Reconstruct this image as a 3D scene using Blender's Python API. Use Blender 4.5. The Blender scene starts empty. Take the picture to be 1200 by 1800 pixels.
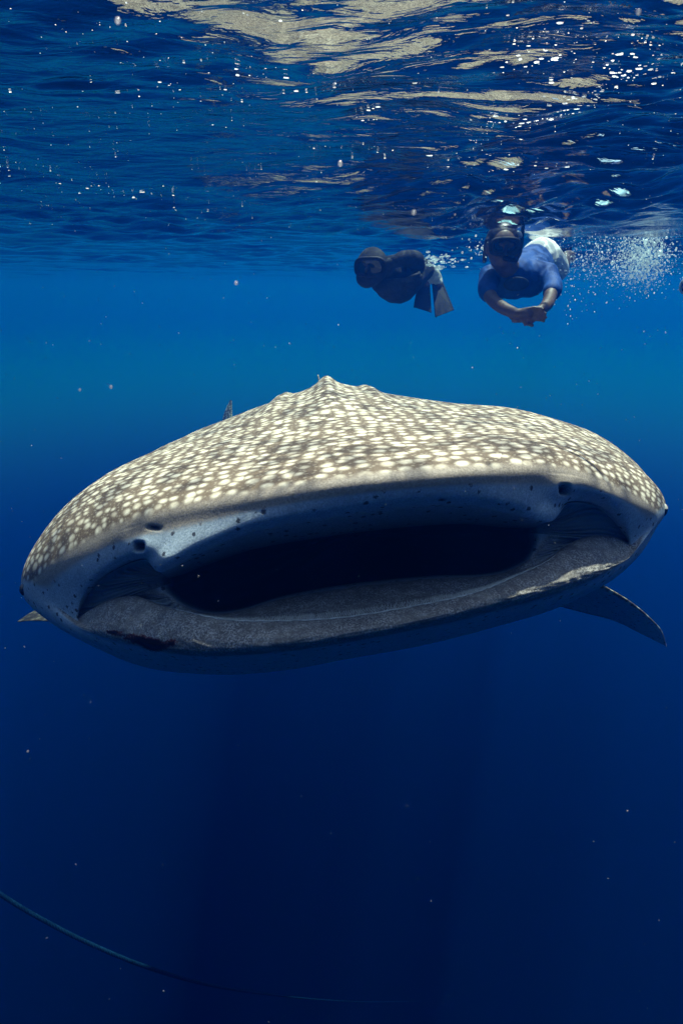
import bpy, bmesh, math, random
import numpy as np
from mathutils import Vector, Matrix

random.seed(7); rng = np.random.default_rng(11)
SC = bpy.context.scene
COL = SC.collection
R = math.radians

# ------------------------------------------------------------------ camera, sky, sun, exposure
CAM_Z = -0.40; PITCH = R(21.5); FPX = 1000.0
cd = bpy.data.cameras.new('camera'); cam = bpy.data.objects.new('camera', cd); COL.objects.link(cam)
cam.location = (0, 0, CAM_Z); cam.rotation_euler = (R(90) - PITCH, 0, 0)
cd.sensor_fit = 'HORIZONTAL'; cd.sensor_width = 24.0; cd.lens = 24.0 * FPX / 1200.0
cd.clip_start = 0.02; cd.clip_end = 1500
cd.dof.use_dof = True; cd.dof.focus_distance = 1.45; cd.dof.aperture_fstop = 9.0
SC.camera = cam

SUN_EL, SUN_AZ = R(69), R(25)          # azimuth from +Y towards +X: the sun stands behind the animal
w = bpy.data.worlds.new('World'); SC.world = w; w.use_nodes = True
nt = w.node_tree; nt.nodes.clear()
sky = nt.nodes.new('ShaderNodeTexSky'); sky.sky_type = 'NISHITA'; sky.sun_disc = False
sky.sun_elevation = SUN_EL; sky.sun_rotation = SUN_AZ
bg = nt.nodes.new('ShaderNodeBackground'); bg.inputs[1].default_value = 0.15
wo = nt.nodes.new('ShaderNodeOutputWorld')
nt.links.new(sky.outputs[0], bg.inputs[0]); nt.links.new(bg.outputs[0], wo.inputs[0])

sl = bpy.data.lights.new('sun', 'SUN'); sl.energy = 4.8; sl.angle = R(1.0); sl.color = (1.0, 0.96, 0.89)
sun = bpy.data.objects.new('sun', sl); COL.objects.link(sun)
sdir = Vector((math.sin(SUN_AZ) * math.cos(SUN_EL), math.cos(SUN_AZ) * math.cos(SUN_EL), math.sin(SUN_EL)))
sun.rotation_euler = sdir.to_track_quat('Z', 'Y').to_euler()

SC.view_settings.view_transform = 'Standard'; SC.view_settings.look = 'None'
SC.view_settings.exposure = 1.05; SC.view_settings.gamma = 1.0
SC.render.engine = 'CYCLES'
cy = SC.cycles
cy.use_denoising = True; cy.volume_bounces = 3; cy.max_bounces = 5; cy.diffuse_bounces = 2
cy.glossy_bounces = 3; cy.transparent_max_bounces = 12; cy.use_adaptive_sampling = False
cy.caustics_reflective = False; cy.caustics_refractive = False
cy.use_light_tree = False
cy.sample_clamp_indirect = 4.0

# ------------------------------------------------------------------ helpers
CP, SP = math.cos(PITCH), math.sin(PITCH)
def at(u, v, d):
    """point seen at photo position (u, v) of the 1200x1800 frame, d metres along the lens axis"""
    x = (u - 600) / FPX * d; yc = (900 - v) / FPX * d
    return Vector((x, d * CP + yc * SP, CAM_Z + yc * CP - d * SP))
def project(P):
    P = np.asarray(P); x = P[:, 0]; y = P[:, 1]; z = P[:, 2] - CAM_Z
    d = y * CP - z * SP; yc = y * SP + z * CP
    return 600 + FPX * x / d, 900 - FPX * yc / d, d

def link(name, me, mat=None, parent=None, label=None, cat=None, kind=None, group=None, smooth=True):
    me.name = name
    o = bpy.data.objects.new(name, me); COL.objects.link(o)
    if mat: me.materials.append(mat)
    if smooth: me.polygons.foreach_set('use_smooth', np.ones(len(me.polygons), dtype=bool))
    if parent: o.parent = parent
    if label: o['label'] = label
    if cat: o['category'] = cat
    if kind: o['kind'] = kind
    if group: o['group'] = group
    return o
def mesh_np(name, V, F):
    V = np.asarray(V, dtype=np.float32); F = np.asarray(F, dtype=np.int32)
    me = bpy.data.meshes.new(name); n = F.shape[1]
    me.vertices.add(len(V)); me.vertices.foreach_set('co', V.ravel())
    me.loops.add(F.size); me.loops.foreach_set('vertex_index', F.ravel())
    me.polygons.add(len(F)); me.polygons.foreach_set('loop_start', np.arange(0, F.size, n, dtype=np.int32))
    me.update(calc_edges=True); me.validate()
    return me
def fattr(me, name, arr):
    a = me.attributes.new(name, 'FLOAT', 'POINT'); a.data.foreach_set('value', np.asarray(arr, dtype=np.float32).ravel())
def grid_faces(n, m, wrap):
    i = np.arange(n - 1)[:, None]; j = np.arange(m if wrap else m - 1)[None, :]; k = (j + 1) % m
    a = i * m + j; b = i * m + k; c = (i + 1) * m + k; d = (i + 1) * m + j
    return np.stack([a, b, c, d], -1).reshape(-1, 4)
def sstep(a, b, x):
    t = np.clip((np.asarray(x, dtype=float) - a) / (b - a), 0, 1); return t * t * (3 - 2 * t)

class NT:
    """small node-building helper"""
    def __init__(s, name):
        s.m = bpy.data.materials.new(name); s.m.use_nodes = True; s.t = s.m.node_tree; s.t.nodes.clear()
        s.out = s.n('ShaderNodeOutputMaterial')
    def n(s, typ, ins=None, **kw):
        nd = s.t.nodes.new(typ)
        for k, v in kw.items(): setattr(nd, k, v)
        for k, v in (ins or {}).items():
            if isinstance(v, bpy.types.NodeSocket): s.t.links.new(v, nd.inputs[k])
            else: nd.inputs[k].default_value = v
        return nd
    def math(s, op, a, b=0.0, c=None, clamp=False):
        d = {0: a, 1: b}
        if c is not None: d[2] = c
        return s.n('ShaderNodeMath', d, operation=op, use_clamp=clamp).outputs[0]
    def attr(s, name): return s.n('ShaderNodeAttribute', attribute_name=name).outputs['Fac']
    def noise(s, vec, scale, detail=3, rough=0.55, dist=0.0):
        return s.n('ShaderNodeTexNoise', {'Vector': vec, 'Scale': scale, 'Detail': detail, 'Roughness': rough, 'Distortion': dist}).outputs['Fac']
    def ss(s, x, a, b, lo=0.0, hi=1.0):
        return s.n('ShaderNodeMapRange', {'Value': x, 'From Min': a, 'From Max': b, 'To Min': lo, 'To Max': hi}, interpolation_type='SMOOTHSTEP').outputs[0]
    def mix(s, f, a, b, mode='MIX'):
        nd = s.n('ShaderNodeMix', data_type='RGBA', blend_type=mode)
        for k, v in ((0, f), (6, a), (7, b)):
            if isinstance(v, bpy.types.NodeSocket): s.t.links.new(v, nd.inputs[k])
            else: nd.inputs[k].default_value = v if k == 0 else (tuple(v) + (1.0,))[:4]
        return nd.outputs[2]
    def surf(s, sh): s.t.links.new(sh, s.out.inputs['Surface']); return s.m

def simple(name, col, rough=0.6, spec=0.3, var=0.25, scale=30.0, sss=0.0):
    t = NT(name); co = t.n('ShaderNodeTexCoord').outputs['Object']
    nz = t.noise(co, scale, 4)
    c = t.mix(t.ss(nz, 0.3, 0.7), [x * (1 - var) for x in col], [min(1, x * (1 + var)) for x in col])
    b = t.n('ShaderNodeBsdfPrincipled', {'Base Color': c, 'Roughness': rough, 'Specular IOR Level': spec})
    bm = t.n('ShaderNodeBump', {'Height': nz, 'Strength': 0.15, 'Distance': 0.01}); t.t.links.new(bm.outputs[0], b.inputs['Normal'])
    return t.surf(b.outputs[0])

# ------------------------------------------------------------------ the water surface seen from below
NW = 64
lam = 2.6 * (0.030 / 2.6) ** (np.arange(NW) / (NW - 1))
lam *= rng.uniform(0.9, 1.1, NW)
wdir = R(78) + rng.normal(0, R(38), NW)                 # crests mostly across the view
wph = rng.uniform(0, 2 * math.pi, NW)
wslope = np.where(lam > 0.8, 0.011, np.where(lam > 0.10, 0.047, 0.015))
wamp = wslope * lam / (2 * math.pi)
def wave(x, y, cell=None):
    h = np.zeros_like(x, dtype=float)
    # a slow warp breaks the regularity of the sine trains
    wx = x + 0.10 * np.sin(1.7 * y + 0.9 * x + 1.0) + 0.03 * np.sin(5.1 * x - 3.3 * y)
    wy = y + 0.10 * np.sin(1.3 * x - 0.7 * y + 2.2) + 0.03 * np.sin(4.3 * y + 2.9 * x + 1.3)
    steep = 0.85 + 0.75 * sstep(0.15, 0.9, x)
    patch = 0.75 + 0.45 * np.sin(1.9 * x + 0.8 * y + 0.6) * np.sin(1.1 * y - 0.7 * x + 1.9)
    for k in range(NW):
        kx, ky = math.cos(wdir[k]) * 2 * math.pi / lam[k], math.sin(wdir[k]) * 2 * math.pi / lam[k]
        a = wamp[k]
        f = 1.0 if cell is None else np.clip((lam[k] / np.maximum(cell, 1e-6) - 3) / 3, 0, 1)
        s = np.sin(kx * wx + ky * wy + wph[k])
        h += a * f * (patch * steep if lam[k] < 0.8 else 1.0) * (s + 0.25 * np.cos(2 * (kx * wx + ky * wy + wph[k])))
    # a long trough lies over the swimmers; steeper chop to the right
    h += -0.07 * np.exp(-((y - 3.9) / 1.1) ** 2) * np.exp(-((x - 0.6) / 2.2) ** 2)
    for (px, py, sx, sy, l, an, ph, sl_) in ((0.62, 1.50, 0.34, 0.10, 0.055, 72, 0.3, 0.55), (0.50, 1.78, 0.22, 0.09, 0.048, 66, 1.9, 0.5), (0.82, 1.16, 0.20, 0.08, 0.050, 80, 4.0, 0.5), (0.60, 1.10, 0.12, 0.05, 0.045, 86, 2.2, 0.45), (0.95, 1.9, 0.2, 0.12, 0.06, 84, 0.9, 0.5), (-0.55, 1.45, 0.10, 0.08, 0.08, 100, 2.0, 0.25), (-0.82, 1.55, 0.16, 0.14, 0.24, 84, 1.0, 0.22), (-0.40, 1.25, 0.12, 0.16, 0.16, 60, 3.0, 0.20)):
        e = np.exp(-((x - px + 0.35 * (y - py)) / sx) ** 2 - ((y - py) / sy) ** 2); k_ = 2 * math.pi / l
        w_ = sl_ * l / (2 * math.pi) if cell is None else sl_ * l / (2 * math.pi) * np.clip((l / np.maximum(cell, 1e-6) - 3) / 3, 0, 1)
        h += e * w_ * np.sin(k_ * (math.cos(R(an)) * wx + math.sin(R(an)) * wy) + ph + 1.5 * np.sin(6 * x + 4 * y))
    return h

th = np.concatenate([np.linspace(R(-46), R(46), 680), np.linspace(R(46), R(314), 90)[1:-1]])
rr = [0.02]
while rr[-1] < 190: rr.append(rr[-1] + 0.0055 + 0.009 * max(0.0, rr[-1] - 1.9))
rr = np.array(rr); TH, RR = np.meshgrid(th, rr)
X = RR * np.sin(TH); Y = RR * np.cos(TH)
dth = np.where(np.abs(TH) < R(46.05), R(92) / 679, R(3.0)); cell = np.maximum(0.0055 + 0.009 * np.maximum(0.0, RR - 1.9), RR * dth)
Z = wave(X, Y, cell)
V = np.stack([X, Y, Z], -1).reshape(-1, 3)
F = grid_faces(len(rr), len(th), True)
c0 = len(V); V = np.vstack([V, [[0, 0, Z[0].mean()]]])
me = mesh_np('water_surface', V, F)
t = NT('water_surface')
geo = t.n('ShaderNodeTexCoord').outputs['Object']
mp = t.n('ShaderNodeMapping', {'Vector': geo, 'Scale': (0.7, 2.0, 1.0)}).outputs[0]
n1 = t.noise(mp, 9.0, 4, 0.5, 0.8); n2 = t.noise(mp, 60.0, 2, 0.5, 0.3)
hh = t.math('ADD', n1, t.math('MULTIPLY', n2, 0.06))
bmp = t.n('ShaderNodeBump', {'Height': hh, 'Strength': 0.5, 'Distance': 0.012}).outputs[0]
fr = t.n('ShaderNodeFresnel', {'IOR': 1.333, 'Normal': bmp}).outputs[0]
# caustic dapple painted into the transparent colour: net of brighter and dimmer transmission
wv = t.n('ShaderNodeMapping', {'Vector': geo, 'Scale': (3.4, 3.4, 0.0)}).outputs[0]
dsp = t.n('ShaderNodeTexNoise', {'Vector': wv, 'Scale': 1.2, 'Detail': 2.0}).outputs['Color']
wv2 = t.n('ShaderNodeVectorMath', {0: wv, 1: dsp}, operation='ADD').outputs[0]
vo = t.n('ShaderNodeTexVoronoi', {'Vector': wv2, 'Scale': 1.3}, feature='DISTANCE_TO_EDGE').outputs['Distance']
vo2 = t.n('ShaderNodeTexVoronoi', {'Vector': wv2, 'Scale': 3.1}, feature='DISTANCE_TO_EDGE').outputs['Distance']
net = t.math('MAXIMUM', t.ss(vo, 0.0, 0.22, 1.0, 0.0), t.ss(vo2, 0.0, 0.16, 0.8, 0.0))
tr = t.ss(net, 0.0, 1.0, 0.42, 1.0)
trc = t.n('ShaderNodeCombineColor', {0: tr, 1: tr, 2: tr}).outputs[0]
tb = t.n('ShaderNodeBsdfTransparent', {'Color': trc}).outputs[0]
lwf = t.n('ShaderNodeLayerWeight', {'Blend': 0.5}).outputs['Facing']
rc = t.mix(t.ss(lwf, 0.88, 0.975), (0.60, 0.59, 0.58), (0.93, 0.94, 0.95))  # mirrored light dimmed by the reflection colour, less so at grazing angles
gb = t.n('ShaderNodeBsdfGlossy', {'Color': rc, 'Roughness': 0.015, 'Normal': bmp}).outputs[0]
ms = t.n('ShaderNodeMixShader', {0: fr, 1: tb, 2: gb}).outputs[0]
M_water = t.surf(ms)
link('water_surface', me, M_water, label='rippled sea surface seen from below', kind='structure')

# the sea water itself: an even volume, its depth cut short to darken the view down
bm = bmesh.new(); bmesh.ops.create_cube(bm, size=1.0)
bmesh.ops.scale(bm, vec=(400, 400, 9.9), verts=bm.verts); bmesh.ops.translate(bm, vec=(0, 0, -4.45), verts=bm.verts)
me = bpy.data.meshes.new('haze'); bm.to_mesh(me); bm.free()
t = NT('sea_water')
pv = t.n('ShaderNodeVolumePrincipled', {'Color': (0.001, 0.063, 0.37, 1), 'Density': 0.09, 'Anisotropy': 0.55, 'Absorption Color': (0.0, 0.54, 0.36, 1)})
t.t.links.new(pv.outputs[0], t.out.inputs['Volume'])
link('haze', me, t.m, label='clear blue sea water', kind='stuff', smooth=False)

# ------------------------------------------------------------------ whale shark
NC = 32
def ring(L, top, Rr, bot): return [L] + top + [Rr] + bot
E = ring((138,1085,1.33),
 [(146,1055,1.31),(172,1022,1.27),(215,995,1.22),(256,984,1.18),(285,1004,1.155),(350,973,1.12),(450,934,1.085),(600,906,1.07),
  (720,890,1.07),(820,889,1.085),(900,903,1.11),(964,916,1.145),(1000,884,1.18),(1050,890,1.23),(1090,925,1.29)],
 (1103,953,1.33),
 [(1078,944,1.31),(1040,945,1.28),(1000,962,1.24),(960,990,1.20),(900,1018,1.17),(850,1039,1.145),(780,1058,1.125),(610,1088,1.12),
  (480,1095,1.12),(390,1092,1.135),(325,1078,1.165),(280,1068,1.20),(235,1052,1.24),(190,1057,1.28),(155,1074,1.31)])
D = ring((286,1030,1.37),
 [(286,1022,1.36),(287,1016,1.35),(289,1011,1.33),(293,1008,1.31),(306,1002,1.28),(358,982,1.25),(450,952,1.22),(600,927,1.21),
  (720,913,1.21),(820,908,1.22),(890,914,1.24),(933,920,1.28),(942,920,1.31),(945,922,1.33),(946,928,1.35)],
 (946,938,1.36),
 [(945,948,1.36),(942,958,1.35),(935,972,1.34),(920,988,1.32),(885,1005,1.29),(840,1012,1.28),(760,1015,1.29),(620,1029,1.30),
  (500,1050,1.29),(420,1073,1.27),(365,1077,1.26),(325,1064,1.28),(305,1050,1.31),(294,1042,1.34),(288,1036,1.36)])
Fr = ring((131,1088,1.315),
 [(137,1048,1.285),(161,1013,1.245),(205,982,1.195),(255,966,1.15),(297,978,1.12),(350,955,1.095),(450,918,1.06),(600,892,1.045),
  (720,876,1.045),(820,873,1.06),(900,882,1.085),(956,888,1.12),(1002,868,1.15),(1058,876,1.20),(1101,917,1.27)],
 (1112,955,1.315),
 [(1103,978,1.29),(1070,992,1.255),(1030,1008,1.215),(985,1025,1.185),(920,1046,1.15),(860,1062,1.13),(780,1084,1.11),(605,1118,1.10),
  (480,1134,1.10),(390,1140,1.115),(320,1136,1.145),(265,1124,1.18),(215,1112,1.22),(175,1104,1.26),(148,1099,1.29)])
H = ring((60,1035,1.47),
 [(85,1005,1.40),(130,980,1.33),(180,955,1.27),(240,932,1.20),(300,915,1.15),(370,900,1.10),(470,882,1.055),(600,862,1.03),
  (720,850,1.03),(820,842,1.045),(900,838,1.075),(960,838,1.115),(1020,847,1.17),(1080,868,1.25),(1130,890,1.35)],
 (1155,912,1.44),
 [(1132,950,1.40),(1105,990,1.36),(1066,1020,1.32),(1015,1046,1.29),(945,1070,1.26),(875,1088,1.24),(788,1108,1.22),(600,1144,1.21),
  (480,1160,1.21),(390,1166,1.22),(310,1163,1.25),(250,1152,1.28),(190,1138,1.33),(135,1115,1.38),(95,1083,1.43)])
I1 = ring((37,1035,1.55),
 [(45,990,1.53),(88,935,1.47),(150,900,1.40),(210,875,1.34),(280,858,1.30),(360,843,1.25),(470,826,1.20),(600,808,1.175),
  (720,798,1.175),(820,791,1.19),(900,788,1.22),(970,790,1.26),(1035,803,1.32),(1108,830,1.42),(1161,868,1.52)],
 (1170,898,1.55),
 [(1158,924,1.55),(1132,968,1.53),(1085,1015,1.50),(1030,1046,1.48),(960,1076,1.46),(880,1100,1.44),(790,1123,1.43),(600,1162,1.43),
  (480,1180,1.43),(390,1188,1.44),(300,1182,1.46),(230,1166,1.48),(165,1140,1.5),(104,1108,1.53),(50,1066,1.55)])
I2 = ring((43,1035,1.70),
 [(52,985,1.68),(80,932,1.66),(120,885,1.64),(178,842,1.62),(250,813,1.60),(340,791,1.58),(465,766,1.56),(600,746,1.55),
  (720,743,1.55),(820,742,1.56),(900,745,1.58),(980,757,1.60),(1050,778,1.62),(1110,812,1.65),(1152,855,1.67)],
 (1166,897,1.70),
 [(1140,935,1.70),(1112,975,1.70),(1070,1012,1.70),(1015,1045,1.69),(945,1075,1.68),(870,1100,1.68),(785,1122,1.68),(600,1158,1.68),
  (480,1174,1.68),(390,1180,1.68),(305,1172,1.69),(235,1155,1.7),(175,1130,1.7),(120,1100,1.7),(72,1070,1.7)])
I3 = ring((110,1030,2.0),
 [(115,985,2.0),(130,930,2.0),(155,880,2.0),(197,833,2.0),(255,799,1.98),(335,768,1.97),(450,730,1.96),(578,698,1.95),
  (700,704,1.95),(810,711,1.95),(895,718,1.97),(975,737,1.98),(1035,763,2.0),(1085,803,2.0),(1110,853,2.0)],
 (1115,905,2.0),
 [(1098,945,2.0),(1065,985,2.0),(1025,1020,2.0),(975,1050,2.0),(915,1075,2.0),(850,1095,2.0),(770,1112,2.0),(600,1138,2.0),
  (480,1150,2.0),(395,1150,2.0),(325,1140,2.0),(265,1125,2.0),(215,1105,2.0),(170,1080,2.0),(130,1055,2.0)])
I4 = ring((235,1000,2.45),
 [(238,950,2.45),(250,890,2.45),(275,840,2.45),(312,793,2.45),(358,759,2.45),(412,733,2.45),(482,707,2.45),(575,679,2.45),
  (665,691,2.45),(745,706,2.45),(815,727,2.45),(875,760,2.45),(920,805,2.45),(945,860,2.45),(955,915,2.45)],
 (958,965,2.45),
 [(948,1000,2.45),(930,1030,2.45),(900,1055,2.45),(865,1075,2.45),(820,1092,2.45),(765,1105,2.45),(700,1115,2.45),(600,1126,2.45),
  (510,1126,2.45),(440,1122,2.45),(385,1112,2.45),(335,1098,2.45),(295,1080,2.45),(265,1058,2.45),(245,1030,2.45)])
for rg, cols in ((E, {0: 1.41, 1: 1.39, 2: 1.34, 3: 1.28, 4: 1.22, 13: 1.22, 14: 1.30, 15: 1.37, 16: 1.41, 17: 1.39, 18: 1.34, 19: 1.28, 20: 1.22, 28: 1.22, 29: 1.28, 30: 1.34, 31: 1.39}),
                 (Fr, {0: 1.40, 1: 1.375, 2: 1.315, 3: 1.25, 4: 1.185, 12: 1.135, 13: 1.19, 14: 1.255, 15: 1.345, 16: 1.40, 17: 1.365, 18: 1.31, 19: 1.245, 20: 1.20, 28: 1.19, 29: 1.245, 30: 1.31, 31: 1.365}),
                 (D, {0: 1.285, 1: 1.28, 2: 1.27, 3: 1.255, 4: 1.245, 5: 1.25, 12: 1.25, 13: 1.255, 14: 1.27, 15: 1.28, 16: 1.285, 17: 1.285, 18: 1.28, 19: 1.275, 20: 1.28, 27: 1.27, 28: 1.27, 29: 1.275, 30: 1.28, 31: 1.285})):
    for i, d in cols.items(): rg[i] = (rg[i][0], rg[i][1], d)
H2 = []                                                  # upper edge of the rounded snout front
for i in range(32):
    k = min(1.0, i / 4, (16 - i) / 4) if 0 < i < 16 else 0.0
    u, v, d = H[i]; m = [a_ + (b_ - a_) * 0.4 for a_, b_ in zip(H[i], I1[i])]; q = (u, v - 22, d + 0.012)
    H2.append(tuple(a_ * (1 - k) + b_ * k for a_, b_ in zip(m, q)))
    if 0 < i < 16: H[i] = (u, v + 4 * k, d + 0.012 * k)
for i in range(1, 16): I1[i] = (I1[i][0], I1[i][1] - 6, I1[i][2])
def to3(rg): return np.array([at(*p) for p in rg])
for i in range(3, 14):
    k = min(1.0, (i - 2) / 3, (14 - i) / 3)
    E[i] = (E[i][0], E[i][1], E[i][2] + 0.022 * k); Fr[i] = (Fr[i][0], Fr[i][1], Fr[i][2] + 0.012 * k); D[i] = (D[i][0], D[i][1] + 11 * k, D[i][2] + 0.03 * k)
for i in range(17, 32):                                  # the lower lip rolls forward
    k = min(1.0, (i - 16) / 5, (32 - i) / 5)
    E[i] = (E[i][0], E[i][1], E[i][2] + 0.0 * k); Fr[i] = (Fr[i][0], Fr[i][1], Fr[i][2] - 0.005 * k); H[i] = (H[i][0], H[i][1], H[i][2] + 0.0 * k)
E3, D3, F3, H3 = to3(E), to3(D), to3(Fr), to3(H)
camf = np.array([0, CP, -SP])
# groove just inside the lips
E2 = []
for i, (e, d) in enumerate(zip(E, D)):
    corner = max(0.0, 1 - min(min(i, 32 - i), abs(i - 16)) / 4.5)
    topc = 1 <= i <= 15
    k = 0.12 if topc else 0.30
    k = k * (1 - corner) + 0.05 * corner
    dd = (0.045 if topc else 0.055) * (1 - corner) + 0.026 * corner
    E2.append((e[0] + (d[0] - e[0]) * k, e[1] + (d[1] - e[1]) * k, e[2] + dd))
E2 = to3(E2)
mc = np.array(at(615, 975, 1.30))
def inner(scale, push, drop=0.0):
    q = mc + (D3 - mc) * scale + camf * push; q[:, 2] -= drop; return q
throat = [inner(0.05, 1.15), inner(0.45, 0.95, .02), inner(0.85, 0.60, .03), inner(1.06, 0.22, 0.015)]
def ellipse_ring(cx, cyy, cz, a, b, roll=0.0):
    out = []; cz = cz + CAM_Z + 0.32
    for i in range(NC):
        ang = math.pi - i * 2 * math.pi / NC
        x, z = a * math.cos(ang), b * math.sin(ang)
        out.append((cx + x * math.cos(roll) - z * math.sin(roll), cyy, cz + x * math.sin(roll) + z * math.cos(roll)))
    return np.array(out)
rings = throat + [D3, E2, E3, F3, H3, to3(H2), to3(I1), to3(I2), to3(I3), to3(I4),
    ellipse_ring(-0.03, 3.3, -1.44, 0.68, 0.50, R(6)), ellipse_ring(-0.12, 4.2, -1.76, 0.50, 0.40, R(5)),
    ellipse_ring(-0.42, 5.1, -1.98, 0.30, 0.27, R(3)), ellipse_ring(-0.95, 6.0, -2.20, 0.13, 0.15), ellipse_ring(-1.25, 6.4, -2.28, 0.05, 0.10),
    ellipse_ring(-1.29, 6.46, -2.29, 0.004, 0.01)]
iD, iE2, iE, iF, iH = 4, 5, 6, 7, 8
CTRL = np.array(rings)                                   # (ring, col, 3)
def cr(P, t, wrap, ten=0.5):
    """Catmull-Rom along axis 0 at parameters t"""
    n = len(P); i = np.floor(t).astype(int); f = (t - i)
    if wrap: idx = [(i + k) % n for k in (-1, 0, 1, 2)]
    else:
        i = np.clip(i, 0, n - 2); f = t - i; idx = [np.clip(i + k, 0, n - 1) for k in (-1, 0, 1, 2)]
    p0, p1, p2, p3 = (P[k] for k in idx); f = f.reshape((-1,) + (1,) * (P.ndim - 1))
    m1, m2 = (p2 - p0) * ten, (p3 - p1) * ten
    return (2*f**3 - 3*f**2 + 1) * p1 + (f**3 - 2*f**2 + f) * m1 + (-2*f**3 + 3*f**2) * p2 + (f**3 - f**2) * m2
# column samples, row samples
CS = np.arange(0, NC, NC / 704.0)
row_n = {0: 4, 1: 4, 2: 6, 3: 8, 4: 16, 5: 12, 6: 16, 7: 26, 8: 12, 9: 22, 10: 22, 11: 20, 12: 16}
RS = []
for k in range(len(rings) - 1):
    nsub = row_n.get(k, 8); RS += [k + j / nsub for j in range(nsub)]
RS.append(len(rings) - 1.0); RS = np.array(RS)
def colsample(cs): return np.stack([cr(CTRL[k], cs, True) for k in range(len(rings))])
rowten = 0.40
def surf_grid(cs, rs):
    return cr(colsample(cs), rs, False, rowten)
G = surf_grid(CS, RS)                                    # rows x cols x 3
CC, RRg = np.meshgrid(CS, RS)
# round off the snout front and cheeks: relax the rows between lips and forehead
side = np.maximum(sstep(4.6, 2.2, np.minimum(CC, NC - CC)), sstep(4.6, 2.2, np.abs(CC - 16)))
wt = sstep(7.15, 7.7, RRg) * (1 - sstep(10.2, 10.9, RRg))
for it in range(220):
    ww = wt * (side if it >= 75 else 1.0) * 0.5
    avg = G.copy(); avg[1:-1] = 0.5 * (G[:-2] + G[2:]); G = G + (avg - G) * ww[..., None]
# ridges along the back: a keel in the middle and one either side
def ridge(c0, wd, amp): return amp * np.exp(-((CC - c0) / wd) ** 2)
grow = sstep(11.2, 13.0, RRg) * (1 - sstep(13.5, 15.5, RRg))
G[..., 2] += grow * (ridge(7.98, 0.16, 0.035) + ridge(8.0, 0.5, 0.010) + ridge(7.22, 0.13, 0.022) + ridge(8.72, 0.13, 0.020))
# gentle unevenness of the skin
fx = G[..., 0]; fy = G[..., 1]
G[..., 2] += sstep(9.2, 10.5, RRg) * 0.003 * (np.sin(fx * 17 + 2 * np.sin(fy * 9)) * np.sin(fy * 13 + 1.3))
Vv = G.reshape(-1, 3).copy(); c_ = CC.ravel(); r_ = RRg.ravel()
u_, v_, d_ = project(Vv)
face = (r_ > 5.6) & (r_ < 8.4)
def blob(u0, v0, ru, rv, rot=0.0, pw=2.0):
    a = R(rot); x = (u_ - u0) * math.cos(a) + (v_ - v0) * math.sin(a); y = -(u_ - u0) * math.sin(a) + (v_ - v0) * math.cos(a)
    return np.exp(-((np.abs(x) / ru) ** pw + (np.abs(y) / rv) ** pw)) * face
darken = np.zeros(len(Vv)); push = np.zeros(len(Vv))
for (uu, vv) in ((246, 961), (990, 861)):                # nostrils
    b1 = blob(uu, vv, 8, 8, 0, 3); push += 0.040 * b1 - 0.012 * blob(uu, vv, 24, 20) ; darken += b1
for (uu, vv, a, b, ro) in ((271, 928, 11, 4, 8), (777, 878.5, 7, 2.6, 0)):
    b1 = blob(uu, vv, a, b, ro, 3); darken += b1; push += 0.008 * b1
# hanging nasal flaps
push += -0.008 * blob(282, 990, 20, 16) - 0.006 * blob(962, 900, 20, 16)
# folds of skin at the mouth corners
memb = sstep(4.05, 4.5, r_) * (1 - sstep(5.0, 5.6, r_)) * np.maximum(sstep(5.0, 3.4, np.minimum(c_, 32 - c_)), sstep(4.6, 3.2, np.abs(c_ - 16)))
push += memb * 0.0055 * np.sin(c_ * 19.0 + 2.5 * np.sin(r_ * 7)) * (0.6 + 0.4 * np.sin(c_ * 5))
botm = sstep(16.4, 18.5, c_) * (1 - sstep(29.5, 31.6, c_))
push -= botm * np.where((r_ > 6) & (r_ < 7.6), 0.016 * np.sin(np.clip((r_ - 6) / 1.6, 0, 1) * math.pi), 0.0)
push += botm * np.where((r_ > 6) & (r_ < 7.4), 0.0022 * np.sin(c_ * 7 + 3 * np.sin(r_ * 9 + c_)) * np.sin(r_ * 12 + 2 * np.sin(c_ * 4)), 0.0) 
Vv += camf[None] * push[:, None]
# rough worn jaw edge
wound = np.clip(1.1 * blob(258, 1125, 36, 9, 12, 2) + blob(272, 1135, 17, 10, 0) + 0.7 * blob(203, 1110, 15, 5, 5) + 0.65 * blob(306, 1126, 10, 6), 0, 1)
# skin coordinates (metres): across and along
lat = np.zeros_like(CC); seg = np.linalg.norm(np.diff(G, axis=1), axis=2); cum = np.concatenate([np.zeros((len(RS), 1)), np.cumsum(seg, 1)], 1)
i8 = np.argmin(np.abs(CS - 8)); lat = cum - cum[:, i8:i8 + 1]
seg = np.linalg.norm(np.diff(G, axis=0), axis=2); lon = np.concatenate([np.zeros((1, len(CS))), np.cumsum(seg, 0)], 0)
iHr = np.argmin(np.abs(RS - iH)); lon = lon - lon[iHr:iHr + 1]
topm = sstep(-0.1, 0.7, np.where(c_ > 24, c_ - 32, c_)) * (1 - sstep(15.3, 16.1, np.where(c_ > 24, -5, c_)))
dorsal = topm * sstep(7.35, 8.12, r_)
lowlip = (1 - topm) * sstep(3.8, 4.4, r_) * (1 - sstep(7.1, 7.75, r_)) * np.where(c_ > 16, 1, 0)
mouth_shade = np.where(c_ <= 16, np.maximum(1 - sstep(3.3, 4.35, r_), 0.8 * (1 - sstep(4.0, 5.5, r_))), 1 - sstep(3.3, 4.35, r_))
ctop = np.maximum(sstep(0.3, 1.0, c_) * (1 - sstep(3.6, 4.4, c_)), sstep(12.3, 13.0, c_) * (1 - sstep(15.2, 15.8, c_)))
cbot = np.maximum(sstep(16.3, 17.0, c_) * (1 - sstep(19.0, 20.2, c_)), sstep(28.2, 29.2, c_) * (1 - sstep(31.2, 31.8, c_)))
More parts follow.
